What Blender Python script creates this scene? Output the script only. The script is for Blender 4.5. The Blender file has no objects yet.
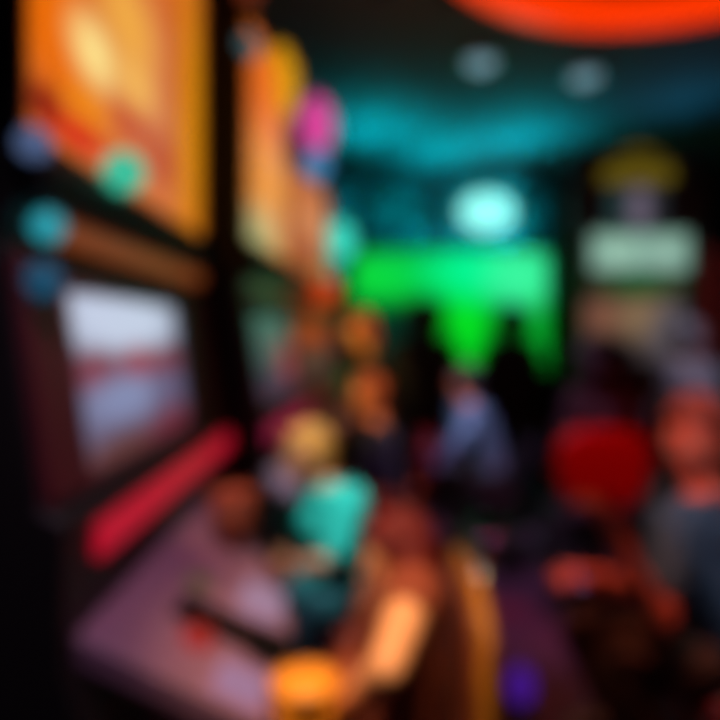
import bpy, bmesh, math, random
from mathutils import Vector, Matrix, Quaternion
random.seed(7)
SC = bpy.context.scene
COL = SC.collection
PI = math.pi
F, H = 600.0, 1.65                     # focal length in pixels, eye height

def lin(c):
    return tuple(((v/255)/12.92 if v/255 <= .04045 else ((v/255+.055)/1.055)**2.4) for v in c)
def at(px, py, Y):
    return Vector(((px-360)/F*Y, Y, H-(py-335)/F*Y))

# ------------------------------------------------------------------ camera
cd = bpy.data.cameras.new('camera'); cam = bpy.data.objects.new('camera', cd); COL.objects.link(cam)
cam.location = (0, 0, H); cam.rotation_euler = (PI/2, 0, 0)
cd.sensor_width = 36; cd.lens = 30; cd.shift_y = -25/720
cd.clip_start = .02
cd.dof.use_dof = True; cd.dof.focus_distance = .2; cd.dof.aperture_fstop = 2.5; cd.dof.aperture_blades = 0
SC.camera = cam
# ------------------------------------------------------------------ world
w = bpy.data.worlds.new('world'); SC.world = w; w.use_nodes = True
w.node_tree.nodes['Background'].inputs[0].default_value = (*lin((70, 60, 90)), 1)
w.node_tree.nodes['Background'].inputs[1].default_value = .2
# ------------------------------------------------------------------ cyan hall lamps and added accent spots
def lamp(name, kind, loc, col, power, size=.2, target=None, spot=60, blend=.6):
    l = bpy.data.lights.new(name, kind); l.color = lin(col); l.energy = power
    if kind == 'AREA': l.size = size
    else: l.shadow_soft_size = size
    if kind == 'SPOT': l.spot_size = math.radians(spot); l.spot_blend = blend
    o = bpy.data.objects.new(name, l); COL.objects.link(o); o.location = loc
    if target is not None:
        o.rotation_euler = (Vector(target)-Vector(loc)).to_track_quat('-Z', 'Y').to_euler()
    return o
LAMPS = [
    # kind, where, colour, power, target, cone, label
    ('cyan', (.12, 5.75, 3.12), (0, 192, 198), 52, (.10, 5.7, 3.6), 150, 'cyan up-light under the ceiling, leftmost of the four'),
    ('cyan', (.90, 6.5, 3.12), (0, 192, 198), 52, (.90, 6.45, 3.6), 150, 'cyan up-light under the ceiling, farthest back, left of the oval lamp'),
    ('cyan', (1.62, 6.0, 3.12), (0, 188, 198), 50, (1.6, 5.9, 3.6), 150, 'cyan up-light under the ceiling, right of the oval lamp'),
    ('cyan', (2.75, 5.0, 3.12), (20, 120, 150), 14, (2.7, 4.9, 3.6), 150, 'dim cyan up-light under the ceiling, rightmost of the four'),
    ('cyan', (.75, 7.5, 2.9), (0, 185, 195), 90, (.6, 8, 3.1), 150, 'cyan spot lamp on top of the screen wall, left of the cyan oval lamp'),
    ('cyan', (2.0, 7.5, 2.9), (0, 185, 195), 70, (2.0, 8, 3.1), 150, 'cyan spot lamp on top of the screen wall, right of the cyan oval lamp'),
    ('cyan', (.35, 6.75, 3.3), (0, 185, 195), 130, (.45, 8, 2.8), 110, 'cyan spot lamp under the ceiling washing the back wall left of the oval lamp'),
    ('cyan', (1.9, 6.75, 3.3), (0, 180, 195), 110, (1.8, 8, 2.8), 110, 'cyan spot lamp under the ceiling washing the back wall right of the oval lamp'),
    ('red', (.45, .9, 3.4), (255, 140, 105), 280, (1.02, 2.0, 1.15), 26, 'added red spot lamp brightening the seated man at right'),  # spots from here down are added to brighten single figures and things
    ('red', (1.75, 1.9, 3.08), (255, 6, 3), 150, (1.38, 3.3, .95), 30, 'added red spot lamp inside the ring light, brightening the red chair'),
    ('amber', (.05, .55, 3.4), (255, 200, 125), 280, (.12, 1.3, .95), 28, 'added amber spot lamp brightening the auburn-haired woman'),
    ('amber', (.0, 1.5, 3.4), (215, 240, 235), 620, (-.09, 2.55, .82), 15, 'added cool spot lamp brightening the blond player in turquoise'),  # added spot of cool colour; amber is only its group key
    ('amber', (-.1, 3.0, 3.4), (255, 195, 130), 330, (.08, 3.98, 1.2), 16, 'added amber spot lamp brightening the player in navy'),
    ('amber', (.1, 3.2, 3.45), (255, 200, 120), 300, (.1, 4.55, 1.6), 14, 'added amber spot lamp brightening the red-haired standing person'),
    ('violet', (-.05, .5, 3.3), (235, 195, 225), 120, (-.3, 1.4, 1.0), 34, 'added pale violet spot lamp brightening the nearest machine deck'),
    ('white', (.0, 2.9, 3.5), (190, 208, 235), 520, (.80, 4.3, .9), 13, 'added cool white spot lamp brightening the seated person in slate blue'),
    ('amber', (-.15, 1.2, 3.3), (255, 190, 120), 110, (-.37, 1.76, 1.1), 9, 'added amber spot lamp brightening the brown cup on the nearest deck'),
    ('white', (2.7, 2.9, 3.45), (205, 200, 220), 300, (2.4, 4.25, 1.45), 17, 'added cool white spot lamp brightening the grey-haired standing person'),
    ('white', (.85, .55, 3.4), (160, 205, 225), 120, (1.3, 1.95, .95), 18, 'added cool white spot lamp brightening the blue-grey shirt at right'),
    ('white', (.5, 3.25, 3.45), (210, 150, 215), 320, (1.0, 4.0, 0), 40, 'added pinkish spot lamp brightening the aisle carpet'),
]
for k, l, c, p, t, s, lb in LAMPS:
    lamp(k+'_spot_light', 'SPOT', l, c, p, .05, t, s)
SC.view_settings.view_transform = 'Standard'; SC.view_settings.look = 'None'
SC.view_settings.exposure = 0; SC.view_settings.gamma = 1; SC.view_settings.use_curve_mapping = False
try: SC.cycles.use_denoising = True
except Exception: pass
SC.cycles.sample_clamp_indirect = 4
SC.cycles.pixel_filter_type = 'GAUSSIAN'; SC.cycles.filter_width = 10

# ------------------------------------------------------------------ materials
def mat(name, col, rough=.55, metal=0, bump=.0, scale=40, vary=.12, spec=.5, coat=0):
    m = bpy.data.materials.new(name); m.use_nodes = True
    nt = m.node_tree; b = nt.nodes['Principled BSDF']
    b.inputs['Roughness'].default_value = rough; b.inputs['Metallic'].default_value = metal
    b.inputs['Specular IOR Level'].default_value = spec; b.inputs['Coat Weight'].default_value = coat
    tc = nt.nodes.new('ShaderNodeTexCoord'); n = nt.nodes.new('ShaderNodeTexNoise')
    n.inputs['Scale'].default_value = scale; n.inputs['Detail'].default_value = 4
    nt.links.new(tc.outputs['Object'], n.inputs['Vector'])
    r = nt.nodes.new('ShaderNodeValToRGB'); c = lin(col)
    r.color_ramp.elements[0].position = .3; r.color_ramp.elements[1].position = .7
    r.color_ramp.elements[0].color = (*[v*(1-vary) for v in c], 1)
    r.color_ramp.elements[1].color = (*[min(1, v*(1+vary)) for v in c], 1)
    nt.links.new(n.outputs['Fac'], r.inputs['Fac']); nt.links.new(r.outputs['Color'], b.inputs['Base Color'])
    if bump:
        bp = nt.nodes.new('ShaderNodeBump'); bp.inputs['Strength'].default_value = bump; bp.inputs['Distance'].default_value = .01
        nt.links.new(n.outputs['Fac'], bp.inputs['Height']); nt.links.new(bp.outputs['Normal'], b.inputs['Normal'])
    return m
def glow(name, col, strength=1.0):
    m = bpy.data.materials.new(name); m.use_nodes = True; b = m.node_tree.nodes['Principled BSDF']
    b.inputs['Base Color'].default_value = (.01, .01, .01, 1); b.inputs['Roughness'].default_value = .3
    b.inputs['Specular IOR Level'].default_value = .2
    b.inputs['Emission Color'].default_value = (*lin(col), 1); b.inputs['Emission Strength'].default_value = strength
    return m
def artwork(name, base, blobs, strength=1.0):
    """lit screen picture: shapes (u, v, ru, rv, colour, edge softness[, rotation]) over a base colour, in the panel's UV"""
    m = bpy.data.materials.new(name); m.use_nodes = True; nt = m.node_tree; b = nt.nodes['Principled BSDF']
    b.inputs['Base Color'].default_value = (.008, .008, .008, 1); b.inputs['Roughness'].default_value = .3
    b.inputs['Specular IOR Level'].default_value = .2
    b.inputs['Emission Strength'].default_value = strength
    uv = nt.nodes.new('ShaderNodeTexCoord')
    cur = None
    for bl in blobs:
        u, v, ru, rv, col, soft = bl[:6]; rot = bl[6] if len(bl) > 6 else 0
        sub = nt.nodes.new('ShaderNodeVectorMath'); sub.operation = 'SUBTRACT'; sub.inputs[1].default_value = (u, v, 0)
        ro = nt.nodes.new('ShaderNodeVectorRotate'); ro.rotation_type = 'Z_AXIS'; ro.inputs['Angle'].default_value = -rot
        dv = nt.nodes.new('ShaderNodeVectorMath'); dv.operation = 'DIVIDE'; dv.inputs[1].default_value = (ru, rv, 1)
        ln = nt.nodes.new('ShaderNodeVectorMath'); ln.operation = 'LENGTH'
        mr = nt.nodes.new('ShaderNodeMapRange'); mr.interpolation_type = 'SMOOTHSTEP'
        mr.inputs['From Min'].default_value = 1+soft; mr.inputs['From Max'].default_value = max(0, 1-soft)
        mx = nt.nodes.new('ShaderNodeMix'); mx.data_type = 'RGBA'
        nt.links.new(uv.outputs['UV'], sub.inputs[0]); nt.links.new(sub.outputs[0], ro.inputs['Vector'])
        nt.links.new(ro.outputs[0], dv.inputs[0]); nt.links.new(dv.outputs[0], ln.inputs[0])
        nt.links.new(ln.outputs['Value'], mr.inputs['Value']); nt.links.new(mr.outputs[0], mx.inputs['Factor'])
        if cur is None: mx.inputs['A'].default_value = (*lin(base), 1)
        else: nt.links.new(cur, mx.inputs['A'])
        mx.inputs['B'].default_value = (*lin(col), 1)
        cur = mx.outputs['Result']
    nt.links.new(cur, b.inputs['Emission Color'])
    return m

M = dict(
    black=mat('black_lacquer', (14, 10, 13), .55, vary=.1),
    maroon=mat('maroon_lacquer', (92, 24, 38), .55, vary=.1),
    trim=mat('black_plastic', (10, 8, 10), .6, spec=.2),
    deckm=mat('mauve_plastic', (132, 98, 122), .5),
    chrome=mat('brushed_chrome', (190, 195, 195), .25, 1),
    gold=mat('gold_vinyl', (178, 122, 26), .5, 0),
    brown=mat('brown_leather', (140, 70, 38), .45, bump=.3, scale=120),
    redv=mat('red_vinyl', (190, 5, 5), .4, bump=.1, scale=80),
    dkred=mat('dark_red_vinyl', (120, 12, 12), .45, bump=.1, scale=80),
    dkblack=mat('black_vinyl', (16, 12, 13), .5, bump=.1),
    rail=mat('dark_steel', (34, 32, 36), .6, .5),
    shoe=mat('black_leather_shoe', (18, 15, 15), .4),
    eye=mat('eye_white', (225, 220, 210), .2, vary=.02), iris=mat('dark_iris', (30, 20, 14), .1),
    lip=mat('lip', (150, 60, 55), .4),
)

# ------------------------------------------------------------------ mesh helpers
def tag(o, label=None, cat=None, group=None, kind=None):
    if label: o['label'] = label
    if cat: o['category'] = cat
    if group: o['group'] = group
    if kind: o['kind'] = kind
    return o
def empty(name, loc, rz=0):
    o = bpy.data.objects.new(name, None); COL.objects.link(o); o.location = loc; o.rotation_euler = (0, 0, rz)
    o.empty_display_size = .1
    return o
def obj(name, bm, m, parent=None, smooth=False, bevel=0, loc=None):
    me = bpy.data.meshes.new(name); bmesh.ops.recalc_face_normals(bm, faces=bm.faces[:])
    bm.to_mesh(me); bm.free(); me.materials.append(m)
    if smooth:
        for p in me.polygons: p.use_smooth = True
    o = bpy.data.objects.new(name, me); COL.objects.link(o)
    if parent is not None: o.parent = parent
    if loc is not None: o.location = loc
    if bevel:
        b = o.modifiers.new('bevel', 'BEVEL'); b.width = bevel; b.segments = 3; b.limit_method = 'ANGLE'
    return o
def B(): return bmesh.new()
def box(bm, x0, x1, y0, y1, z0, z1):
    v = [bm.verts.new(p) for p in ((x0,y0,z0),(x1,y0,z0),(x1,y1,z0),(x0,y1,z0),(x0,y0,z1),(x1,y0,z1),(x1,y1,z1),(x0,y1,z1))]
    for f in ((0,3,2,1),(4,5,6,7),(0,1,5,4),(1,2,6,5),(2,3,7,6),(3,0,4,7)): bm.faces.new([v[i] for i in f])
    return bm
def prism(bm, pts, a0, a1, axis='y'):
    """extrude a polygon given as pairs; axis 'y': pairs are (x,z); axis 'z': pairs are (x,y)"""
    mk = (lambda p, a: (p[0], a, p[1])) if axis == 'y' else (lambda p, a: (p[0], p[1], a)) if axis == 'z' else (lambda p, a: (a, p[0], p[1]))
    A = [bm.verts.new(mk(p, a0)) for p in pts]; Bv = [bm.verts.new(mk(p, a1)) for p in pts]
    bm.faces.new(A); bm.faces.new(Bv[::-1]); n = len(pts)
    for i in range(n): bm.faces.new((A[i], A[(i+1) % n], Bv[(i+1) % n], Bv[i]))
    return bm
def lathe(bm, prof, seg=28, c=(0, 0)):
    rings = []
    for r, z in prof:
        if r < 1e-5: rings.append([bm.verts.new((c[0], c[1], z))])
        else: rings.append([bm.verts.new((c[0]+r*math.cos(2*PI*i/seg), c[1]+r*math.sin(2*PI*i/seg), z)) for i in range(seg)])
    for a, b in zip(rings, rings[1:]):
        for i in range(seg):
            j = (i+1) % seg
            if len(a) == 1 and len(b) == 1: continue
            if len(a) == 1: bm.faces.new((a[0], b[i], b[j]))
            elif len(b) == 1: bm.faces.new((a[i], a[j], b[0]))
            else: bm.faces.new((a[i], a[j], b[j], b[i]))
    return bm
def tube(bm, pts, r, seg=10, closed=False):
    pts = [Vector(p) for p in pts]; n = len(pts); rings = []
    rr = r if isinstance(r, (list, tuple)) else [r]*n
    for i, p in enumerate(pts):
        a = pts[(i-1) % n] if (closed or i) else p; b = pts[(i+1) % n] if (closed or i < n-1) else p
        d = (b-a).normalized(); u = d.orthogonal().normalized() if abs(d.z) > .95 else d.cross(Vector((0,0,1))).normalized()
        v = d.cross(u)
        rings.append([bm.verts.new(p+(u*math.cos(2*PI*k/seg)+v*math.sin(2*PI*k/seg))*rr[i]) for k in range(seg)])
    m = n if closed else n-1
    for i in range(m):
        a, b = rings[i], rings[(i+1) % n]
        for k in range(seg): bm.faces.new((a[k], a[(k+1) % seg], b[(k+1) % seg], b[k]))
    if not closed: bm.faces.new(rings[0][::-1]); bm.faces.new(rings[-1])
    return bm
def ball(bm, c, r, seg=14, rot=None):
    r = r if isinstance(r, (tuple, list, Vector)) else (r, r, r)
    mx = Matrix.Translation(c) @ (rot.to_matrix().to_4x4() if rot else Matrix()) @ Matrix.Diagonal((*r, 1))
    bmesh.ops.create_uvsphere(bm, u_segments=seg, v_segments=max(6, seg//2+2), radius=1, matrix=mx)
def capsule(bm, a, b, ra, rb, seg=12):
    a, b = Vector(a), Vector(b); d = b-a
    ball(bm, a, ra, seg); ball(bm, b, rb, seg)
    if d.length < 1e-4: return
    q = d.to_track_quat('Z', 'Y').to_matrix().to_4x4()
    bmesh.ops.create_cone(bm, cap_ends=True, segments=seg, radius1=ra, radius2=rb, depth=d.length, matrix=Matrix.Translation((a+b)/2) @ q)
def panel(name, corners, m, parent, thick=.012, n=1, bulge=0):
    """a lit panel with real thickness; corners: lower near, lower far, upper far, upper near (as seen from in front: left to right)"""
    c = [Vector(p) for p in corners]; nrm = (c[1]-c[0]).cross(c[3]-c[0]).normalized()
    bm = B(); uvl = bm.loops.layers.uv.new('UVMap'); N = 8 if bulge else 1
    fr = []
    for j in range(N+1):
        row = []
        for i in range(N+1):
            u, v = i/N, j/N
            p = c[0]*(1-u)*(1-v)+c[1]*u*(1-v)+c[2]*u*v+c[3]*(1-u)*v + nrm*bulge*math.sin(PI*u)
            row.append((bm.verts.new(p), (u, v)))
        fr.append(row)
    for j in range(N):
        for i in range(N):
            q = [fr[j][i], fr[j][i+1], fr[j+1][i+1], fr[j+1][i]]
            f = bm.faces.new([a[0] for a in q])
            for lp, a in zip(f.loops, q): lp[uvl].uv = a[1]
    res = bmesh.ops.extrude_face_region(bm, geom=bm.faces[:])
    # front layer (original) stays; the extruded copy is moved back
    vs = [g for g in res['geom'] if isinstance(g, bmesh.types.BMVert)]
    for v in vs: v.co -= nrm*thick
    return obj(name, bm, m, parent)

# ------------------------------------------------------------------ the room
def struct(name, bm, m): return tag(obj(name, bm, m), kind='structure')
carpet = mat('patterned_carpet', (62, 38, 56), .95, bump=.4, scale=160, vary=.35)
nt = carpet.node_tree; vor = nt.nodes.new('ShaderNodeTexVoronoi'); vor.inputs['Scale'].default_value = 2.2
tc = nt.nodes.new('ShaderNodeTexCoord'); nt.links.new(tc.outputs['Object'], vor.inputs['Vector'])
mx = nt.nodes.new('ShaderNodeMix'); mx.data_type = 'RGBA'; mr = nt.nodes.new('ShaderNodeMapRange'); mr.inputs['From Min'].default_value = .25; mr.inputs['From Max'].default_value = .3
nt.links.new(vor.outputs['Distance'], mr.inputs['Value']); nt.links.new(mr.outputs[0], mx.inputs['Factor'])
mx.inputs['A'].default_value = (*lin((84, 30, 50)), 1)
bs = nt.nodes['Principled BSDF']; src = bs.inputs['Base Color'].links[0].from_socket
nt.links.new(src, mx.inputs['B']); nt.links.new(mx.outputs['Result'], bs.inputs['Base Color'])
struct('floor', box(B(), -2.2, 4.6, -1.5, 8.2, -.1, 0), carpet)
ceil_m = mat('dark_painted_ceiling', (96, 96, 104), .85, bump=.1, scale=30)
struct('ceiling', box(B(), -2.2, 4.6, -1.5, 8.2, 3.6, 3.7), ceil_m)
wall_m = mat('dark_wall_paint', (90, 96, 104), .8, bump=.1, scale=60)
dk_m = mat('dark_wall_panelling', (32, 28, 32), .7, bump=.1, scale=60)
struct('wall_back', box(B(), -2.2, 4.6, 8.0, 8.2, 0, 3.6), wall_m)
struct('wall_left', box(B(), -2.3, -2.2, -1.5, 8.2, 0, 3.6), dk_m)
struct('wall_right', box(B(), 4.6, 4.7, -1.5, 8.2, 0, 3.6), dk_m)
bm = B()
box(bm, -2.2, 4.6, 7.9, 8.0, 3.45, 3.6)
struct('trim_1', bm, ceil_m)

# ------------------------------------------------------------------ lamp housings
z1_WALL = H-(250-335)/F*7.2
hous = mat('lamp_housing', (26, 26, 28), .4, .6)
for k, l, c, p, t, s_, lb in LAMPS:  # the added accent spots get housings and rods as well
    d = (Vector(t)-Vector(l)).normalized(); L = Vector(l)
    root = empty('spot_lamp', L); tag(root, lb, 'lamp', k+' spot lamps of the hall')
    q = d.to_track_quat('Z', 'Y').to_matrix().to_4x4()
    bm = B(); r = .06
    lathe(bm, [(r, -.02), (r, -.15), (r*.6, -.19), (0, -.19), (0, -.14), (r-.006, -.14), (r-.006, -.02)], 20)
    bm.transform(q); obj('housing', bm, hous, root, True)
    bm = B(); p0 = -d*.17
    if k == 'cyan' and l[1] > 7: tube(bm, [p0, (p0.x, p0.y, z1_WALL+.052-l[2])], .012, 8)
    elif l[2] > 3.1: tube(bm, [p0, (p0.x+(.1 if k == 'cyan' else 0), p0.y, p0.z), (p0.x+(.1 if k == 'cyan' else 0), p0.y, 3.6-l[2])], .012, 8)
    else: tube(bm, [p0, (p0.x, p0.y, 3.25-l[2])], .012, 8)
    obj('hanger_rod', bm, hous, root)

# round red ring light
root = empty('ring_light', (1.25, 1.93, 3.22)); tag(root, 'large glowing red ring light hanging under the ceiling', 'ceiling light')
bm = B(); R = 1.03; seg = 72
prof = [(R-.09, -.045), (R+.07, -.045), (R+.085, -.02), (R+.085, .05), (R-.105, .05), (R-.105, -.02)]
rings = [[bm.verts.new((r*math.cos(2*PI*i/seg), r*math.sin(2*PI*i/seg), z)) for r, z in prof] for i in range(seg)]
for i in range(seg):
    a, b = rings[i], rings[(i+1) % seg]
    for k in range(len(prof)): bm.faces.new((a[k], a[(k+1) % 6], b[(k+1) % 6], b[k]))
obj('diffuser', bm, glow('red_neon', (245, 52, 0), 1.05), root, True)
bm = B(); lathe(bm, [(0, .06), (R+.05, .06), (R+.05, .1), (0, .1)], 72)
obj('canopy', bm, mat('red_painted_metal', (170, 50, 28), .6), root)
for a in (.6, 2.2, 3.9, 5.5):
    bm = B(); tube(bm, [(.9*math.cos(a), .9*math.sin(a), .1), (.9*math.cos(a), .9*math.sin(a), .4)], .01, 8); obj('hanger_rod', bm, hous, root)

for (px, py), lab in (((481, 62), 'round grey-white downlight in the ceiling, left of the pair'), ((585, 76), 'round grey-white downlight in the ceiling, right of the pair')):
    Y = (3.58-H)*F/(335-py); p = at(px, py, Y)
    root = empty('ceiling_downlight', (p.x, p.y, 3.6)); tag(root, lab, 'ceiling light')
    bm = B(); lathe(bm, [(.125, 0), (.135, -.03), (.11, -.035), (.10, -.01)], 28); obj('bezel', bm, M['chrome'], root, True)
    bm = B(); lathe(bm, [(.10, -.012), (.08, -.055), (0, -.08)], 28); obj('lens', bm, glow('dim_white_lamp', (125, 160, 175), 1.0), root, True)

# ------------------------------------------------------------------ green screen wall and oval sign
Yg = 7.2
root = empty('screen_wall', (at(463, 0, Yg).x, Yg, 0)); tag(root, 'wide screen wall glowing green and mint behind the standing figures', 'screen')
x0, x1 = at(352, 0, Yg).x-root.location.x, at(566, 0, Yg).x-root.location.x
z0, z1 = 1.05, at(0, 250, Yg).z
bm = B(); box(bm, x0-.05, x1+.05, .02, .4, 0, z1+.05); obj('cabinet', bm, M['black'], root)
art = artwork('green_screen_picture', (3, 56, 34), [
    (.16, .80, .22, .18, (10, 226, 60), .8), (.42, .84, .25, .16, (0, 205, 70), .8), (.53, .45, .13, .5, (4, 225, 34), .8),
    (.62, .86, .24, .2, (0, 246, 150), .7), (.88, .42, .12, .42, (8, 176, 46), .8), (.80, .80, .15, .20, (60, 246, 160), .7),
    (.20, .22, .24, .34, (4, 44, 32), .5), (.70, .02, .1, .35, (5, 40, 30), .6)], 1.0)
panel('picture', [(x0, 0, z0), (x1, 0, z0), (x1, 0, z1), (x0, 0, z1)], art, root)
p = at(487, 212, 7.0)
root = empty('lamp_cluster', p); tag(root, 'bright cyan-white oval lamp glowing above the green screen wall', 'lamp')
bm = B(); ball(bm, (0, 0, 0), (.31, .12, .22), 24); obj('globe', bm, glow('cyan_white_globe', (150, 255, 245), 1.25), root, True)
bm = B()
tube(bm, [(.42*math.cos(a), 0, .29*math.sin(a)) for a in [2*PI*i/32 for i in range(32)]], .035, 8, True)
obj('rim', bm, glow('teal_neon_rim', (0, 150, 150), .8), root, True)
bm = B(); tube(bm, [(0, 0, .33), (0, 0, 3.6-p.z)], .02, 8); obj('hanger_rod', bm, hous, root)

# dark ceiling beams and bulkhead boxes above the screen wall
for px, w_, py0, py1, lab in ((398, .75, 190, 236, 'dark bulkhead box left of the cyan oval lamp'), (545, .5, 175, 236, 'dark bulkhead box right of the cyan oval lamp')):
    p = at(px, py1, 7.5); q = at(px, py0, 7.5)
    bm = B(); box(bm, -w_/2, w_/2, 0, .5, 0, q.z-p.z)
    o = obj('bulkhead_box', bm, mat('dark_teal_paint', (20, 36, 38), .8), None, bevel=.01, loc=p); tag(o, lab, 'wall box')

# ------------------------------------------------------------------ gaming machines of the left-hand bank
def machine(Y0, Wd, dx, top, bottom_disp, art_top, art_screen, bar, label, deck, lamps, near=False, disp_dx=0, rz=0):
    root = empty('slot_machine', (-.9+dx, Y0+Wd/2, 0), rz); tag(root, label, 'gaming machine', None)
    ox = .9; y0, y1 = -Wd/2, Wd/2
    P = lambda X: X+ox
    prof = [(-1.25, 0), (-.48, 0), (-.48, .84), (-.47, .9), (-.52, 1.06), (-.52, 1.2), (-.515, 1.32), (-.56, 1.34), (-.62, 1.79), (-.63, 1.82),
            (-.60, 1.90), (-.60, bottom_disp-.02), (-.635, bottom_disp), (-.635, top), (-.7, top+.06), (-1.25, top+.06)]
    bm = B(); prism(bm, [(P(a), b) for a, b in prof], y0, y1); obj('cabinet', bm, M['black'], root, bevel=.008)
    # top display and its frame
    X = P(-.61)+disp_dx
    panel('top_display', [(X, y0+.03, bottom_disp+.02), (X, y1-.02, bottom_disp+.02), (X, y1-.02, top-.02), (X, y0+.03, top-.02)], art_top, root, .03, bulge=.02)
    bm = B()
    for a, b, c, d in ((y0, y0+.03, bottom_disp, top), (y1-.02, y1, bottom_disp, top), (y0, y1, top-.02, top+.01), (y0, y1, bottom_disp-.01, bottom_disp+.02)):
        box(bm, P(-.66), X+.015, a, b, c, d)
    obj('display_frame', bm, M['trim'], root, bevel=.004)
    # marquee trim: rounded black hood under the display
    bm = B(); prism(bm, [(P(-.62), bottom_disp-.01), (P(-.57), bottom_disp-.01), (P(-.545), bottom_disp-.05), (P(-.55), bottom_disp-.1), (P(-.62), bottom_disp-.115)], y0, y1)
    obj('hood', bm, M['trim'], root, bevel=.012)
    bm = B(); box(bm, P(-.64), P(-.585), y0+(.16 if near else .05), y1-.08, 1.835, 1.885); obj('light_strip', bm, glow('amber_strip', lamps.get('strip', (130, 62, 30)), .8), root, bevel=.01)
    # main screen in its bezel
    bm = B()
    sx = lambda z: P(-.56-(z-1.34)/.45*.06)
    def slab(ya, yb, za, zb, th=.02):
        v = [(sx(za), ya, za), (sx(za), yb, za), (sx(zb), yb, zb), (sx(zb), ya, zb)]
        f = [bm.verts.new((x+th, y, z)) for x, y, z in v]; g = [bm.verts.new((x-.02, y, z)) for x, y, z in v]
        bm.faces.new(f); bm.faces.new(g[::-1])
        for i in range(4): bm.faces.new((f[i], f[(i+1) % 4], g[(i+1) % 4], g[i]))
    ya, yb = (y0+.17, y0+.88) if near else (y0+.08, y1-.08)
    slab(y0+.01, ya, 1.345, 1.8); slab(yb, y1-.01, 1.345, 1.8); slab(ya, yb, 1.74, 1.8); slab(ya, yb, 1.345, 1.365)
    obj('screen_bezel', bm, M['maroon'], root, bevel=.004)
    zA, zB = 1.362, 1.745
    panel('screen', [(sx(zA)+.012, ya, zA), (sx(zA)+.012, yb, zA), (sx(zB)+.012, yb, zB), (sx(zB)+.012, ya, zB)], art_screen, root, .01)
    # light bar under the screen
    bm = B(); B1 = y0+(.12 if near else .02); prism(bm, [(P(-.53), 1.21), (P(-.50), 1.215), (P(-.49), 1.245), (P(-.50), 1.28), (P(-.53), 1.285)], B1, y1-.02)
    obj('light_bar', bm, bar, root, bevel=.006)
    # button deck
    pts = [(P(x), y-Y0-Wd/2) for y, x in deck]
    bm = B(); top_v = []; bot_v = []
    def dz(x): return 1.10-(x-P(-.52))*.47
    inner = [(P(-.525), y1-.01), (P(-.525), pts[0][1])]
    ring = pts+inner
    tv = [bm.verts.new((x, y, dz(x))) for x, y in ring]; bv = [bm.verts.new((x, y, dz(x)-.06)) for x, y in ring]
    bm.faces.new(tv); bm.faces.new(bv[::-1])
    for i in range(len(ring)): bm.faces.new((tv[i], tv[(i+1) % len(ring)], bv[(i+1) % len(ring)], bv[i]))
    dk = obj('button_deck', bm, M['deckm'], root, bevel=.008)
    for (wx, wy, sxx, syy, hh, col, nm, g) in lamps.get('deck', []):
        lx, ly = P(wx), wy-Y0-Wd/2
        bm = B(); z = dz(lx)
        if nm in ('round_button',): lathe(bm, [(0, hh), (sxx*.7, hh*.95), (sxx, hh*.6), (sxx, -.004), (0, -.004)], 20)
        else: box(bm, -sxx, sxx, -syy, syy, -.004, hh)
        bm.transform(Matrix.Rotation(math.atan(.47), 4, 'Y'))
        mm = glow('lit_button', col, g) if g else mat('button_plastic', col, .8, spec=.1)
        obj(nm, bm, mm, dk, bevel=.005, loc=(lx, ly, z))
    for (wx, wy, wz, r, col, g, nm) in lamps.get('side', []):
        bm = B(); ball(bm, (0, 0, 0), r, 16)
        obj(nm, bm, glow('accent_lamp', col, g), root, True, loc=(P(wx), wy-Y0-Wd/2, wz))
    bm = B(); box(bm, P(-1.2), P(-.46), y0+.03, y1-.03, .0, .09); obj('kick_plate', bm, M['rail'], root)
    bm = B()
    box(bm, P(-.49), P(-.472), y0+.08, y1-.08, .16, .80)
    door = obj('cabinet_door', bm, M['maroon'], root, bevel=.006)
    bm = B(); lathe(bm, [(.022, 0), (.022, .012), (0, .014)], 16); bm.transform(Matrix.Rotation(PI/2, 4, 'Y')); obj('lock', bm, M['chrome'], door, loc=(P(-.472), y1-.16, .68))
    return root

def on_face(px, py, rx, ry, col, soft, X=-.6, y0=1.05, wd=1.27, z0=2.02, z1=3.10, rot=0):
    """size and place of a shape of the picture, from where it shows"""
    Y = X*F/(px-360); z = H-(py-335)/F*Y
    return ((Y-y0)/wd, (z-z0)/(z1-z0), rx*Y*Y/(F*abs(X))/wd, ry*Y/F/(z1-z0), col, soft, rot)
Q_ = on_face
big = artwork('orange_marquee_picture', (212, 104, 34), [
    Q_(60, 30, 40, 60, (234, 108, 4), .6), Q_(150, 90, 40, 90, (216, 128, 74), .6), Q_(192, 120, 16, 130, (214, 134, 12), .6),
    Q_(125, 20, 26, 40, (240, 170, 70), .7), Q_(90, 50, 20, 30, (255, 226, 140), .8), Q_(132, 84, 16, 22, (246, 186, 90), .8),
    Q_(42, 100, 16, 22, (130, 10, 8), .6), Q_(84, 104, 20, 18, (238, 134, 8), .7), Q_(76, 134, 24, 14, (215, 24, 10), .6),
    Q_(128, 124, 16, 14, (196, 70, 40), .6), Q_(160, 160, 16, 26, (190, 76, 40), .7), Q_(175, 60, 6, 90, (196, 86, 30), .6)], 1.0)
scr = artwork('reel_screen_picture', (112, 106, 136), [
    (.42, .86, .55, .22, (206, 212, 238), .5), (.14, .54, .2, .12, (136, 62, 84), .5), (.50, .55, .14, .12, (160, 56, 76), .5), (.82, .54, .16, .13, (132, 40, 60), .5),
    (.35, .36, .30, .13, (138, 146, 186), .6), (.8, .35, .18, .14, (104, 96, 130), .5), (.3, .02, .4, .14, (100, 60, 60), .5), (.8, .02, .3, .2, (110, 44, 60), .5)], .9)
bar1 = glow('crimson_bar', (180, 16, 42), 1.0)
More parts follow.
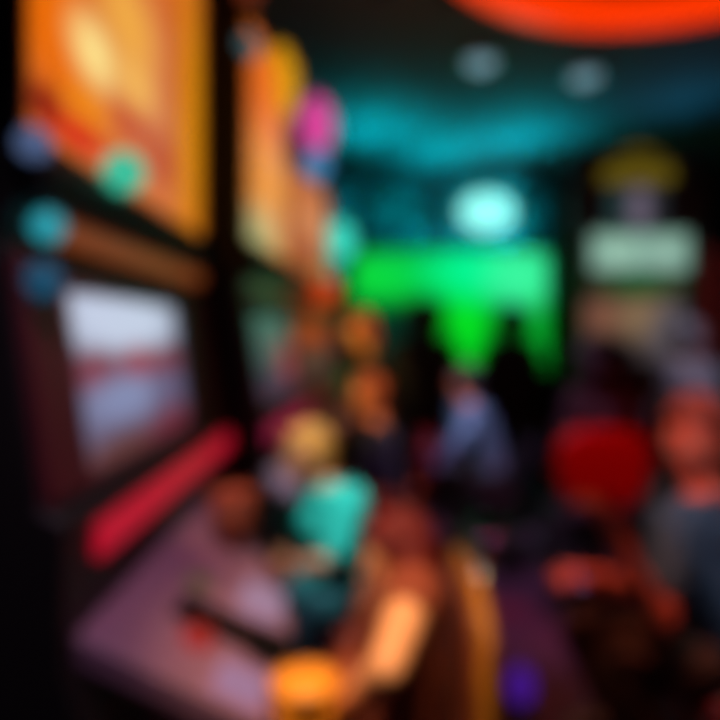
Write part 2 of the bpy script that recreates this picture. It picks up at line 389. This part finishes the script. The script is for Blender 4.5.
machine(1.05, 1.27, 0, 3.12, 2.0, big, scr, bar1,
    'nearest tall black gaming machine, orange top display and pale reel screen, at left',
    [(1.10, -.17), (1.3, -.15), (1.5, -.175), (1.7, -.25), (1.9, -.34), (2.1, -.40), (2.3, -.46)],
    dict(strip=(132, 60, 26),
         deck=[(-.25, 1.52, .055, .08, .012, (180, 138, 168), 'touch_pad', .75), (-.235, 1.17, .05, .05, .012, (186, 136, 172), 'touch_pad', .7),
               (-.34, 1.25, .035, .03, .025, (170, 24, 24), 'round_button', .8), (-.395, 1.46, .03, .025, .02, (92, 84, 44), 'round_button', .6),
               (-.30, 1.345, .12, .055, .006, (6, 5, 6), 'black_tray', 0), (-.20, 1.34, .045, .07, .008, (8, 7, 8), 'black_tray', 0)],
         side=[(-.55, 1.40, 2.03, .048, (62, 196, 160), .95, 'accent_lamp'), (-.572, 1.10, 1.85, .031, (40, 155, 170), .9, 'side_lamp'), (-.575, 1.09, 1.75, .034, (20, 76, 106), .9, 'side_lamp'),
               (-.57, 1.05, 1.985, .03, (84, 104, 146), .75, 'side_lamp')]), near=True)
# a cup on the deck, far end of the nearest machine
def cup(p, wall, lid, lab, r=.05, h=.13):
    root = empty('paper_cup', p); tag(root, lab, 'cup')
    bm = B(); lathe(bm, [(0, 0), (r*.74, 0), (r, h), (r-.004, h), (r*.7, .006), (0, .006)], 28); obj('cup_wall', bm, mat('paper_cup_wall', wall, .6), root, True)
    bm = B(); lathe(bm, [(r-.005, h-.003), (r+.005, h-.003), (r+.005, h+.008), (r*.4, h+.014), (0, h+.014)], 28); obj('lid', bm, mat('paper_cup_lid', lid, .5), root, True)
cup((-.37, 1.76, 1.10-(.15)*.47+.024), (150, 84, 46), (160, 78, 50), 'brown cup with a lid on the far end of the nearest machine deck', .066, .13)

art2 = artwork('tall_orange_picture', (230, 122, 34), [
    (.25, .62, .35, .5, (228, 104, 28), .6), (.55, .30, .5, .3, (236, 150, 56), .6), (.2, .03, .3, .14, (180, 170, 110), .7), (.9, .75, .16, .2, (110, 20, 20), .5), (.8, .15, .2, .2, (206, 120, 60), .5)], 1.0)
scr2 = artwork('grey_teal_screen_picture', (64, 84, 86), [(.3, .75, .5, .3, (70, 100, 100), .5), (.8, .35, .3, .3, (150, 62, 70), .6), (.3, .1, .5, .2, (70, 60, 80), .5)], .9)
machine(2.42, .95, .18, 2.98, 2.02, art2, scr2, glow('magenta_bar', (150, 22, 66), .9),
    'second gaming machine from the camera, tall amber display with a gold dome on top',
    [(2.42, -.40), (2.6, -.38), (2.9, -.37), (3.2, -.38), (3.36, -.40)],
    rz=-.08, lamps=dict(strip=(60, 70, 50), deck=[(-.43, 2.7, .03, .06, .01, (150, 50, 70), 'touch_pad', .5), (-.43, 2.9, .02, .02, .02, (190, 60, 40), 'round_button', .5)],
         side=[(-.60, 2.46, 2.82, .05, (70, 110, 116), .8, 'side_lamp')]))
def topper(x, y, z, parts, lab):
    root = empty('topper_light', (x, y, z)); tag(root, lab, 'sign light')
    bm = B(); box(bm, -.10, .06, -.08, .08, -.02, .02); obj('mount', bm, M['trim'], root, bevel=.005)
    for nm, c, r, col, g in parts:
        bm = B(); ball(bm, (0, 0, 0), r, 20); obj(nm, bm, glow('topper_glow', col, g), root, True, loc=c)
topper(-.40, 3.12, 3.06, [('gold_dome', (-.01, 0, -.10), (.085, .14, .19), (228, 160, 8), .95)], 'gold glowing dome on top of the second machine')
topper(-.44, 3.74, 2.76, [('magenta_globe', (.17, 0, .20), (.10, .09, .18), (226, 66, 158), .95), ('blue_globe', (.17, 0, -.05), (.08, .08, .1), (70, 140, 190), .9)], 'magenta and blue pill-shaped lamp above the third machine')
topper(-.56, 2.52, 3.06, [('rust_globe', (.08, 0, .10), (.07, .07, .13), (128, 50, 26), .8)], 'dim rust-coloured lamp on top of the second machine, nearer the camera than the gold dome')
art3 = artwork('rust_picture', (196, 100, 50), [(.5, .6, .4, .3, (216, 124, 60), .5), (.5, .12, .5, .25, (170, 60, 24), .5)], .9)
scr3 = artwork('rust_screen_picture', (110, 44, 26), [(.4, .8, .5, .3, (160, 60, 20), .5), (.5, .3, .5, .3, (76, 66, 54), .5)], .9)
machine(3.5, .9, .29, 2.66, 2.0, art3, scr3, glow('brown_bar', (100, 50, 36), .8),
    'third gaming machine along the bank, rust-coloured display below a magenta lamp',
    [(3.5, -.42), (3.8, -.40), (4.36, -.42)], rz=-.2, lamps=dict(strip=(120, 60, 30), deck=[(-.45, 3.8, .02, .05, .01, (180, 140, 60), 'touch_pad', .5)], side=[(-.52, 3.95, 1.93, .10, (196, 62, 18), .95, 'accent_lamp')]))
art4 = artwork('teal_picture', (30, 120, 110), [(.5, .5, .4, .4, (60, 200, 180), .5)], .8)
machine(4.5, .85, .36, 2.3, 2.02, art4, scr3, glow('green_bar', (40, 120, 60), .8),
    'fourth gaming machine, low teal display carrying a bright turquoise lamp',
    [(4.5, -.44), (4.8, -.44), (5.3, -.44)], dict(strip=(60, 90, 40), side=[], deck=[(-.45, 4.8, .02, .05, .01, (180, 140, 60), 'touch_pad', .5)]))
topper(-.30, 4.62, 2.33, [('turquoise_globe', (.14, 0, .05), (.12, .12, .15), (60, 226, 200), 1.0)], 'bright turquoise round lamp on top of the fourth machine')
machine(5.42, .85, .36, 2.3, 2.02, art4, scr2, glow('green_bar', (20, 140, 50), .8),
    'farthest gaming machine of the bank, half hidden beside the green screen wall',
    [(5.42, -.44), (5.8, -.44), (6.2, -.44)], dict(strip=(60, 90, 40), side=[], deck=[]))

# ------------------------------------------------------------------ tall machine at the right back
Ym = 5.2; p = at(641, 0, Ym)
root = empty('prize_machine', (p.x, Ym, 0)); tag(root, 'tall dark gaming machine at right back with gold crest and pale mint sign', 'gaming machine')
K = Ym/F
bm = B(); box(bm, -68*K, -58*K, 0, .7, 0, 3.18); box(bm, 58*K, 66*K, 0, .7, 0, 3.18); box(bm, -68*K, 66*K, .12, .7, 0, 3.18); box(bm, -68*K, 66*K, 0, .3, 3.1, 3.25)
obj('cabinet', bm, mat('dark_brown_lacquer', (66, 50, 52), .5), root, bevel=.01)
def rect(px0, px1, py0, py1, y=0):
    a = at(px0, py1, Ym); b = at(px1, py0, Ym); x = root.location.x
    return [(a.x-x, y, a.z), (b.x-x, y, a.z), (b.x-x, y, b.z), (a.x-x, y, b.z)]
bm = B(); x = root.location.x
cp = [(605, 180), (675, 180), (672, 160), (655, 150), (640, 146), (624, 150), (608, 160)]
prism(bm, [(at(a, b, Ym).x-x, at(a, b, Ym).z) for a, b in cp], .0, .12); obj('crest', bm, glow('dim_gold_sign', (116, 98, 22), .75), root, bevel=.01)
panel('figure_panel', rect(612, 672, 184, 228, .1), artwork('figure_picture', (36, 40, 44), [(.55, .5, .18, .6, (108, 98, 116), .5), (.15, .5, .14, .4, (30, 60, 60), .5)], .9), root)
panel('sign', rect(596, 692, 232, 270, .05), artwork('mint_sign_picture', (126, 166, 150), [(.3, .5, .26, .3, (148, 188, 168), .4), (.72, .5, .2, .3, (140, 176, 160), .4), (.5, .5, .03, .5, (100, 140, 126), .3)], 1.05), root, .05)
panel('green_band', rect(596, 690, 276, 294, .08), artwork('green_band_picture', (60, 66, 40), [(.5, .5, .3, .5, (26, 92, 40), .5)], .9), root)
panel('reel_screen', rect(588, 692, 297, 362, .1), artwork('tan_reel_picture', (66, 58, 60), [(.2, .7, .2, .3, (130, 84, 64), .6), (.6, .72, .25, .35, (138, 112, 82), .6), (.85, .5, .2, .4, (90, 84, 92), .6)], .9), root)
bm = B(); box(bm, -56*K, 56*K, -.25, .12, .95, 1.05); obj('button_deck', bm, M['deckm'], root, bevel=.01)
bm = B(); box(bm, 68*K, 72*K, 0, .05, 1.3, 2.4); o = obj('side_light', bm, glow('dim_red_strip', (90, 22, 20), .9), root)

# small floor lamp glowing violet
p = at(521, 685, 2.55)
root = empty('floor_lamp', (p.x, 2.55, 0)); tag(root, 'small violet glowing lamp on a low post by the aisle carpet', 'lamp')
bm = B(); lathe(bm, [(0, 0), (.08, 0), (.08, .02), (.02, .03), (.02, p.z-.06), (0, p.z-.06)], 20); obj('post', bm, M['rail'], root, True)
bm = B(); ball(bm, (0, 0, p.z), (.055, .055, .08), 18); obj('globe', bm, glow('violet_glow', (64, 20, 140), .9), root, True)

# ------------------------------------------------------------------ stools
def stool(x, y, rz, seat_z, back_top, m, label, piping=None, wb=.46, handle=False, lean=.04, seat_m=None):
    """high-backed swivel stool; local +x is where the sitter looks"""
    root = empty('swivel_chair', (x, y, 0), rz); tag(root, label, 'chair')
    bm = B(); lathe(bm, [(0, 0), (.25, 0), (.25, .015), (.06, .05), (.035, .07), (.035, seat_z-.09), (0, seat_z-.09)], 32); obj('pedestal', bm, M['rail'], root, True)
    bm = B(); tube(bm, [(.2*math.cos(a), .2*math.sin(a), .24) for a in [2*PI*i/28 for i in range(28)]], .012, 8, True)
    for a in (0, PI/2, PI, 1.5*PI): tube(bm, [(0, 0, .24), (.2*math.cos(a), .2*math.sin(a), .24)], .008, 6)
    obj('foot_ring', bm, M['chrome'], root, True)
    bm = B(); n = 8
    pts = []
    for i in range(24):
        a = 2*PI*i/24; c, s = math.cos(a), math.sin(a)
        pts.append((.21*math.copysign(abs(c)**.6, c), .23*math.copysign(abs(s)**.6, s)))
    prism(bm, pts, seat_z-.09, seat_z, 'z'); obj('seat', bm, seat_m or m, root, bevel=.025)
    # backrest: rounded shield, leaning back
    hz = back_top-seat_z; prof = []
    for i in range(28):
        a = 2*PI*i/28; c, s = math.cos(a), math.sin(a)
        yy = wb/2*math.copysign(abs(c)**.55, c)*(1-.26*(s < 0)*abs(s)); zz = seat_z+.0+hz*(.53+.47*math.copysign(abs(s)**.55, s))
        prof.append((yy, zz))
    bm = B(); prism(bm, prof, -.27, -.21, 'x')
    for v in bm.verts: v.co.x -= lean*(v.co.z-seat_z)/hz
    bk = obj('backrest', bm, m, root, bevel=.02)
    if piping:
        bm = B(); tube(bm, [(-.24-lean*(z-seat_z)/hz, yy*1.03, z+.005) for yy, z in prof], .017, 8, True); obj('piping', bm, piping, bk, True)
    bm = B(); box(bm, -.27, -.1, -.05, .05, seat_z-.1, seat_z-.07); box(bm, -.28, -.25, -.05, .05, seat_z-.1, seat_z+.15); obj('back_bracket', bm, M['rail'], root, bevel=.005)
    if handle:
        bm = B(); zt = back_top; tube(bm, [(-.24-lean, -.09, zt-.03), (-.25-lean, -.08, zt+.035), (-.25-lean, .08, zt+.035), (-.24-lean, .09, zt-.03)], .014, 8); h = obj('handle', bm, M['chrome'], bk, True)
    return root

# ------------------------------------------------------------------ people
def person(label, J, skin, hair_col, top, bottom, look, hair='short', sleeve=1.0, vox=.009, extras=None, headr=1.0, hair_m=None, female=False, vest=None):
    """J: joints in world space - pelvis, chest, neck, head, and (left,right) pairs sh, el, ha, hip, kn, an; look: facing direction of the head"""
    g = Vector((J['pelvis'].x, J['pelvis'].y, 0)); root = empty('person', g); tag(root, label, 'person')
    Q = {k: (v-g if isinstance(v, Vector) else [a-g for a in v]) for k, v in J.items()}
    look = Vector(look).normalized(); side = look.cross(Vector((0, 0, 1))).normalized(); up = side.cross(look).normalized()
    hm = Matrix((side, look, up)).transposed(); hq = hm.to_quaternion()
    hd = Q['head']; hp = lambda x, y, z: hd + (side*x+look*y+up*z)*headr
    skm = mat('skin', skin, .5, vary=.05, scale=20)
    bm = B()
    s = headr
    # head
    ball(bm, hp(0, -.005, .025), (.076*s, .095*s, .098*s), 24, hq); ball(bm, hp(0, .02, -.05), (.056*s, .066*s, .066*s), 18, hq)
    ball(bm, hp(0, .045, -.088), (.028*s, .03*s, .024*s), 12, hq)                          # chin
    capsule(bm, hp(0, .086, .012), hp(0, .104, -.020), .009*s, .0125*s, 10)                 # nose
    for e in (-1, 1):
        ball(bm, hp(.076*e, -.005, -.01), (.012*s, .022*s, .032*s), 12, hq)                # ears
        ball(bm, hp(.034*e, .078, .028), (.024*s, .014*s, .010*s), 10, hq)                 # brows
        ball(bm, hp(.038*e, .055, -.03), (.024*s, .022*s, .024*s), 10, hq)                 # cheeks
    ball(bm, hp(0, .083, -.052), (.026*s, .010*s, .006*s), 10, hq); ball(bm, hp(0, .081, -.062), (.022*s, .010*s, .006*s), 10, hq)
    # neck and trunk
    capsule(bm, Q['neck'], hd+(Q['neck']-hd)*.35, .058, .05)
    ch, pe = Q['chest'], Q['pelvis']
    sd = (Q['sh'][1]-Q['sh'][0]).normalized()
    for e in (0, 1):
        S = Q['sh'][e]; capsule(bm, Q['neck'], S, .05, .052); capsule(bm, ch, S, .09, .055)
        capsule(bm, ch, Q['hip'][e], .10, .09); capsule(bm, S, pe+(Q['hip'][e]-pe)*1.1, .05, .08)
    ball(bm, ch, (.12, .12, .14), 16); ball(bm, pe, (.12, .12, .11), 16); capsule(bm, ch, pe, .115, .12); capsule(bm, ch, Q['neck'], .10, .055)
    for e in (0, 1):
        S, E, Hn = Q['sh'][e], Q['el'][e], Q['ha'][e]
        capsule(bm, S, E, .05, .036); capsule(bm, E, Hn, .037, .024)
        # hand: palm, four fingers, thumb
        d = (Hn-E).normalized(); upv = Vector((0, 0, 1)) if abs(d.z) < .9 else Vector((0, 1, 0))
        lat = d.cross(upv).normalized(); pn = lat.cross(d).normalized()*-1
        ql = Matrix((lat, d, -pn)).transposed().to_quaternion()
        palm = Hn+d*.045; ball(bm, palm, (.04, .05, .017), 14, ql)
        for k, (o_, L) in enumerate(((-.030, .060), (-.010, .072), (.010, .068), (.029, .052))):
            r0 = Hn+d*.08+lat*o_; a1 = r0+d*L*.5+pn*.010; a2 = a1+d*L*.32+pn*.022; a3 = a2+d*L*.12+pn*.024
            capsule(bm, r0, a1, .0098, .009, 8); capsule(bm, a1, a2, .009, .0082, 8); capsule(bm, a2, a3, .0082, .007, 8)
        tside = -1 if e == 0 else 1
        t0 = Hn+d*.03+lat*.032*tside; t1 = t0+d*.03+lat*.028*tside+pn*.01; t2 = t1+d*.028+lat*.006*tside+pn*.012
        capsule(bm, t0, t1, .013, .0105, 8); capsule(bm, t1, t2, .0105, .008, 8)
        hp_, kn, an = Q['hip'][e], Q['kn'][e], Q['an'][e]
        capsule(bm, hp_, kn, .078, .052); capsule(bm, kn, an, .052, .034)
        fd = Q.get('foot', [look]*2)[e] if 'foot' in Q else None
    fdir = J.get('fdir') or Vector((look.x, look.y, 0)).normalized()
    for e in (0, 1): capsule(bm, Q['an'][e]+Vector((0, 0, -.03)), Q['an'][e]+fdir*.14+Vector((0, 0, -.05)), .035, .028)
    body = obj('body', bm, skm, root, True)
    r = body.modifiers.new('remesh', 'REMESH'); r.mode = 'VOXEL'; r.voxel_size = vox; r.use_smooth_shade = True
    sm = body.modifiers.new('smooth', 'SMOOTH'); sm.factor = .5; sm.iterations = 3
    def cloth(name, bm, m, v=.012, it=4, par=root):
        o = obj(name, bm, m, par, True); r = o.modifiers.new('remesh', 'REMESH'); r.mode = 'VOXEL'; r.voxel_size = v; r.use_smooth_shade = True
        s_ = o.modifiers.new('smooth', 'SMOOTH'); s_.factor = .5; s_.iterations = it; return o
    # shirt
    bm = B(); G = .016
    for e in (0, 1):
        S = Q['sh'][e]; capsule(bm, Q['neck']-Vector((0, 0, .045)), S, .055+G, .054+G); capsule(bm, ch, S, .095+G, .058+G)
        capsule(bm, ch, Q['hip'][e], .105+G, .095+G); capsule(bm, S, pe+(Q['hip'][e]-pe)*1.1, .052+G, .085+G)
        if sleeve > 0:
            E = Q['el'][e]; Hn = Q['ha'][e]
            if sleeve >= 1:
                capsule(bm, S, E, .056+G, .044+G); k = min(1, sleeve-1+.0)
                if k > 0: capsule(bm, E, E+(Hn-E)*k, .043+G, .036)
            else: capsule(bm, S, S+(E-S)*sleeve, .056+G, .05+G)
    ball(bm, ch, (.135, .135, .15), 16); capsule(bm, ch, pe+Vector((0, 0, .03)), .13, .135)
    if female:
        fw = Vector((look.x, look.y, 0)).normalized()
        for e in (-1, 1): ball(bm, ch+fw*.10+sd*.075*e, .062, 14)
    cloth('shirt', bm, top)
    if vest:
        bm = B(); G2 = .03
        for e in (0, 1): capsule(bm, ch, ch+(Q['sh'][e]-ch)*.8, .105+G2, .06+G2); capsule(bm, ch, Q['hip'][e], .11+G2, .10+G2)
        capsule(bm, ch, pe, .135+.012, .15); cloth('vest', bm, vest)
    # trousers
    bm = B(); capsule(bm, Q['hip'][0], Q['hip'][1], .118, .118); ball(bm, pe, (.142, .142, .12), 16)
    for e in (0, 1):
        capsule(bm, Q['hip'][e], Q['kn'][e], .098, .068); capsule(bm, Q['kn'][e], Q['an'][e], .068, .052)
    cloth('trousers', bm, bottom)
    for e in (0, 1):
        a = Q['an'][e]; bm = B(); capsule(bm, a+Vector((0, 0, -.035)), a+fdir*.16+Vector((0, 0, -.055)), .048, .038); capsule(bm, a+Vector((0, 0, .02)), a+Vector((0, 0, -.03)), .045, .045)
        zmin = a.z-.095; box(bm, a.x-.04, a.x+.04, a.y-.04, a.y+.04, zmin, zmin+.03)
        cloth('shoe', bm, M['shoe'], .012, 2)
    # eyes
    for e in (-1, 1):
        bm = B(); ball(bm, Vector((0, 0, 0)), .0125*s, 12); ey = obj('eye', bm, M['eye'], root, True, loc=hp(.033*e, .079, .008))
        bm = B(); ball(bm, look*.0085*s, .0062*s, 10); obj('iris', bm, M['iris'], ey, True)
    # hair
    hmx = hair_m or mat('hair', hair_col, .5, bump=.6, scale=220, vary=.3)
    bm = B()
    ball(bm, hp(0, -.022, .042), (.088*s, .100*s, .100*s), 24, hq)
    ball(bm, hp(0, -.05, -.01), (.080*s, .07*s, .085*s), 20, hq)
    ball(bm, hp(0, .036, .094), (.062*s, .046*s, .026*s), 16, hq)
    if hair == 'long':
        for k in range(9):
            a = PI*(k/8); x = math.cos(a)*.08; y = -.03-math.sin(a)*.06
            w1 = hp(x, y, .02); w2 = hp(x*1.25, y-.01, -.10); w3 = hp(x*1.3+.01*math.sin(k*2.1), y-.03, -.19)
            capsule(bm, w1, w2, .032*s, .038*s); capsule(bm, w2, w3, .038*s, .026*s)
    elif hair == 'bob':
        for k in range(9):
            a = PI*(k/8); x = math.cos(a)*.078; y = -.025-math.sin(a)*.055
            capsule(bm, hp(x, y, .02), hp(x*1.12, y-.005, -.075), .030*s, .028*s)
    elif hair == 'bun':
        ball(bm, hp(0, -.10, .08), .045*s, 16)
    elif hair == 'volume':
        for k in range(12):
            a = 2*PI*k/12; ball(bm, hp(.085*math.cos(a), -.03+.075*math.sin(a)*.6-.02, .05-.07*(k % 3)*.6), .058*s, 14)
        ball(bm, hp(0, -.07, -.07), (.11*s, .06*s, .10*s), 16, hq)
    o = cloth('hair', bm, hmx, .009, 2)
    if extras: extras(root, Q, hp, hq)
    return root

def V(*a): return Vector(a)
def seated(x, y, face, seat_z, trunk, lean, hands, head_d=None, spread=.2, foot_z=.335, lat=None, twist=0, shin=.12, scale=1.0):
    """seated figure: x,y pelvis; face unit vector in plan; trunk: pelvis-to-neck length; lean forward in metres at the neck"""
    f = Vector((face[0], face[1], 0)).normalized(); s = Vector((f.y, -f.x, 0))   # s: the sitter's right
    pe = V(x, y, seat_z+.11); nk = pe+V(0, 0, trunk)+f*lean; ch = pe+(nk-pe)*.62-f*.01
    sh = [nk-s*.165-V(0, 0, .05), nk+s*.165-V(0, 0, .05)]
    hip = [pe-s*.09, pe+s*.09]; kn = [pe-s*.13+f*.42-V(0, 0, .02), pe+s*.13+f*.42-V(0, 0, .02)]
    an = [Vector((k.x, k.y, 0))-f*shin+V(0, 0, foot_z) for k in kn]
    hd = nk+f*(.05+lean*.2)+V(0, 0, .165) if head_d is None else nk+head_d
    ha = [Vector(h) for h in hands]; el = []
    for e in (0, 1):
        mid = (sh[e]+ha[e])/2; d = ha[e]-sh[e]; L = .54*scale; h_ = math.sqrt(max(.0009, (L/2)**2-(d.length/2)**2))
        out = (V(0, 0, -1)+(s*(.35 if e else -.35))-f*.25); out -= d*(out.dot(d)/d.length_squared); el.append(mid+out.normalized()*h_)
    return dict(pelvis=pe, chest=ch, neck=nk, head=hd, sh=sh, el=el, ha=ha, hip=hip, kn=kn, an=an, fdir=f)
def standing(x, y, face, height, hands, lean=0, side_lean=0):
    f = Vector((face[0], face[1], 0)).normalized(); s = Vector((f.y, -f.x, 0)); k = height/1.75
    pe = V(x, y, .93*k); nk = pe+V(0, 0, .53*k)+f*lean+s*side_lean; ch = pe+(nk-pe)*.66
    sh = [nk-s*.175*k-V(0, 0, .05), nk+s*.175*k-V(0, 0, .05)]; hip = [pe-s*.09, pe+s*.09]
    kn = [pe-s*.10+f*.02-V(0, 0, .43*k), pe+s*.11+f*.01-V(0, 0, .43*k)]
    an = [V(kn[0].x, kn[0].y, .095)-f*.02-s*.01, V(kn[1].x, kn[1].y, .095)+s*.02-f*.02]
    hd = nk+V(0, 0, .165*k)+f*(.025+lean*.25)+s*side_lean*.3
    ha = [Vector(h) if h is not None else sh[i]+(s*.07 if i else s*-.07)+f*.08-V(0, 0, .53*k) for i, h in enumerate(hands)]; el = []
    for e in (0, 1):
        mid = (sh[e]+ha[e])/2; d = ha[e]-sh[e]; L = .56*k; h_ = math.sqrt(max(.0009, (L/2)**2-(d.length/2)**2))
        out = (V(0, 0, -.4)+(s*(.5 if e else -.5))-f*.4); out -= d*(out.dot(d)/d.length_squared); el.append(mid+out.normalized()*h_)
    return dict(pelvis=pe, chest=ch, neck=nk, head=hd, sh=sh, el=el, ha=ha, hip=hip, kn=kn, an=an, fdir=f)
fab = lambda n, c, r=.8: mat(n, c, r, bump=.2, scale=150)

# woman at the nearest machine
stool(.005, 1.47, PI, .44, 1.07, M['brown'], 'brown leather high-back swivel chair with gold piping, nearest the camera', piping=M['gold'], handle=True, wb=.47, lean=.02)
J = seated(.06, 1.47, (-1, 0), .44, .42, .0, [(-.04, 1.20, .90), (-.13, 1.60, .72)], head_d=V(.03, -.01, .135))
J['sh'][0] = at(412, 598, 1.30); J['el'][0] = at(386, 668, 1.13)
person('auburn-haired seated woman in a rust top leaning toward the nearest machine', J, (240, 180, 120), (104, 14, 8), fab('rust_knit', (140, 66, 36)), fab('black_denim', (20, 14, 16)),
       (-1, -.1, -.25), hair='bob', sleeve=0, vox=.007, female=True, headr=.86)
# orange cup in her hand
cup((-.105, 1.15, .848), (255, 160, 26), (255, 166, 40), 'bright orange cup held by the auburn-haired woman', .062, .135)

# blond player in teal
stool(-.10, 2.62, math.atan2(-.8, -.6), .48, .92, M['dkred'], 'dark swivel chair under the blond player in turquoise')
J = seated(-.12, 2.60, (-.6, -.8), .48, .43, .08, [at(303, 564, 2.3), at(282, 560, 2.42)], head_d=V(-.06, -.03, .12), foot_z=.335)
J['el'][0] = at(334, 560, 2.36)
person('blond seated player in a turquoise shirt at the second machine', J, (196, 118, 84), (196, 120, 44), fab('turquoise_cotton', (28, 178, 168)), fab('dark_teal_denim', (20, 84, 92)), (-1, -.5, -.1), sleeve=.85, hair='short')
# navy player
stool(.16, 3.98, PI, .52, 1.0, M['dkred'], 'dark red swivel chair under the player in navy')
J = seated(.16, 3.98, (-1, 0), .52, .43, .05, [(-.12, 3.78, .95), (-.12, 4.12, .95)])
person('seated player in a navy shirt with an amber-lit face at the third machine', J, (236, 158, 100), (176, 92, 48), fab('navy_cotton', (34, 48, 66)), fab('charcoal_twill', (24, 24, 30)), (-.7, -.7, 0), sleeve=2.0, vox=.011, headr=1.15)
# red-haired person standing behind
J = standing(.17, 4.6, (-1, -.4), 1.79, [at(340, 356, 4.3), None], lean=.13, side_lean=0)
person('standing person with red-brown hair beside the fourth machine', J, (240, 180, 100), (150, 30, 12), fab('charcoal_jersey', (30, 32, 34)), fab('black_twill', (18, 18, 20)), (-1, -.8, -.1), sleeve=2.0, vox=.011, hair='bob', headr=1.1)
# dark standing figures against the green wall
J = standing(.52, 4.85, (.1, 1), 1.93, [None, None])
person('tall standing figure in black, seen from behind before the green screen wall', J, (90, 60, 50), (14, 12, 12), fab('black_jersey', (12, 16, 18)), fab('dark_blue_denim', (16, 20, 28)), (.1, 1, 0), sleeve=2.0, vox=.011, headr=1.2, hair='volume')
J = standing(1.31, 5.2, (-.2, 1), 1.9, [None, None])
person('standing figure in dark blue-black, right of the tallest one before the green screen wall', J, (90, 60, 50), (12, 12, 14), fab('blue_black_jersey', (12, 15, 24)), fab('black_wool', (14, 14, 18)), (-.2, 1, 0), sleeve=2.0, vox=.011, headr=1.1, hair='volume')
# person in slate blue, seated in the aisle and reaching left
stool(.93, 4.3, PI, .56, .92, M['rail'], 'dark low-backed swivel chair under the person in slate blue', wb=.42)
J = seated(.93, 4.3, (-1, -.15), .56, .49, .16, [at(426, 476, 4.0), at(442, 470, 4.35)], head_d=V(-.02, 0, .15))
person('dark-haired seated person in a slate blue shirt, leaning and reaching left', J, (214, 116, 74), (14, 12, 14), fab('slate_blue_cotton', (84, 108, 132)), fab('black_cotton_twill', (14, 15, 18)), (-.75, .65, -.1), sleeve=1.7, vox=.011)
# seated person in the red chair, from behind
stool(1.35, 3.6, PI/2, .64, 1.13, M['redv'], 'bright red vinyl high-back chair with its rounded back to the camera', wb=.51, seat_m=M['dkblack'])
J = seated(1.50, 3.66, (.05, 1), .70, .50, .04, [(1.32, 3.95, 1.0), (1.62, 3.95, 1.0)], foot_z=.36)
person('person with big dark hair sitting in the bright red chair, back turned', J, (90, 60, 50), (12, 9, 10), fab('black_blouse', (12, 9, 11)), fab('black_skirt_cloth', (14, 12, 14)), (.05, 1, 0), hair='volume', sleeve=2.0, vox=.011, headr=1.3)
# grey figure behind
J = standing(2.32, 4.25, (-.3, 1), 1.74, [None, None])
person('standing person with grey hair and grey top near the right edge', J, (130, 100, 96), (100, 98, 110), fab('grey_jersey', (104, 102, 116)), fab('dark_grey_twill', (34, 32, 38)), (-.3, 1, 0), sleeve=2.0, vox=.011)
# man at the right
stool(1.24, 2.06, PI, .52, 1.02, M['dkred'], 'dark red swivel chair under the man in a blue-grey shirt at right')
J = seated(1.20, 2.03, (-1, -.15), .52, .50, .02, [at(613, 530, 1.66), at(590, 575, 1.95)], head_d=V(-.06, -.02, .165))
J['sh'][0] = at(672, 528, 1.84); J['el'][0] = at(662, 622, 1.72); J['el'][1] = at(655, 590, 2.1)
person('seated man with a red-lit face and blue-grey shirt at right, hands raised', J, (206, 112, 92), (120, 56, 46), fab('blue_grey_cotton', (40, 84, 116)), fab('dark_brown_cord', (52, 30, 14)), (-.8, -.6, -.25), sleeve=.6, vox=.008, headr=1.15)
# second red chair in the distance
stool(1.72, 4.6, PI/2, .62, 1.12, M['redv'], 'empty red chair in the distance below the green screen wall', wb=.5)
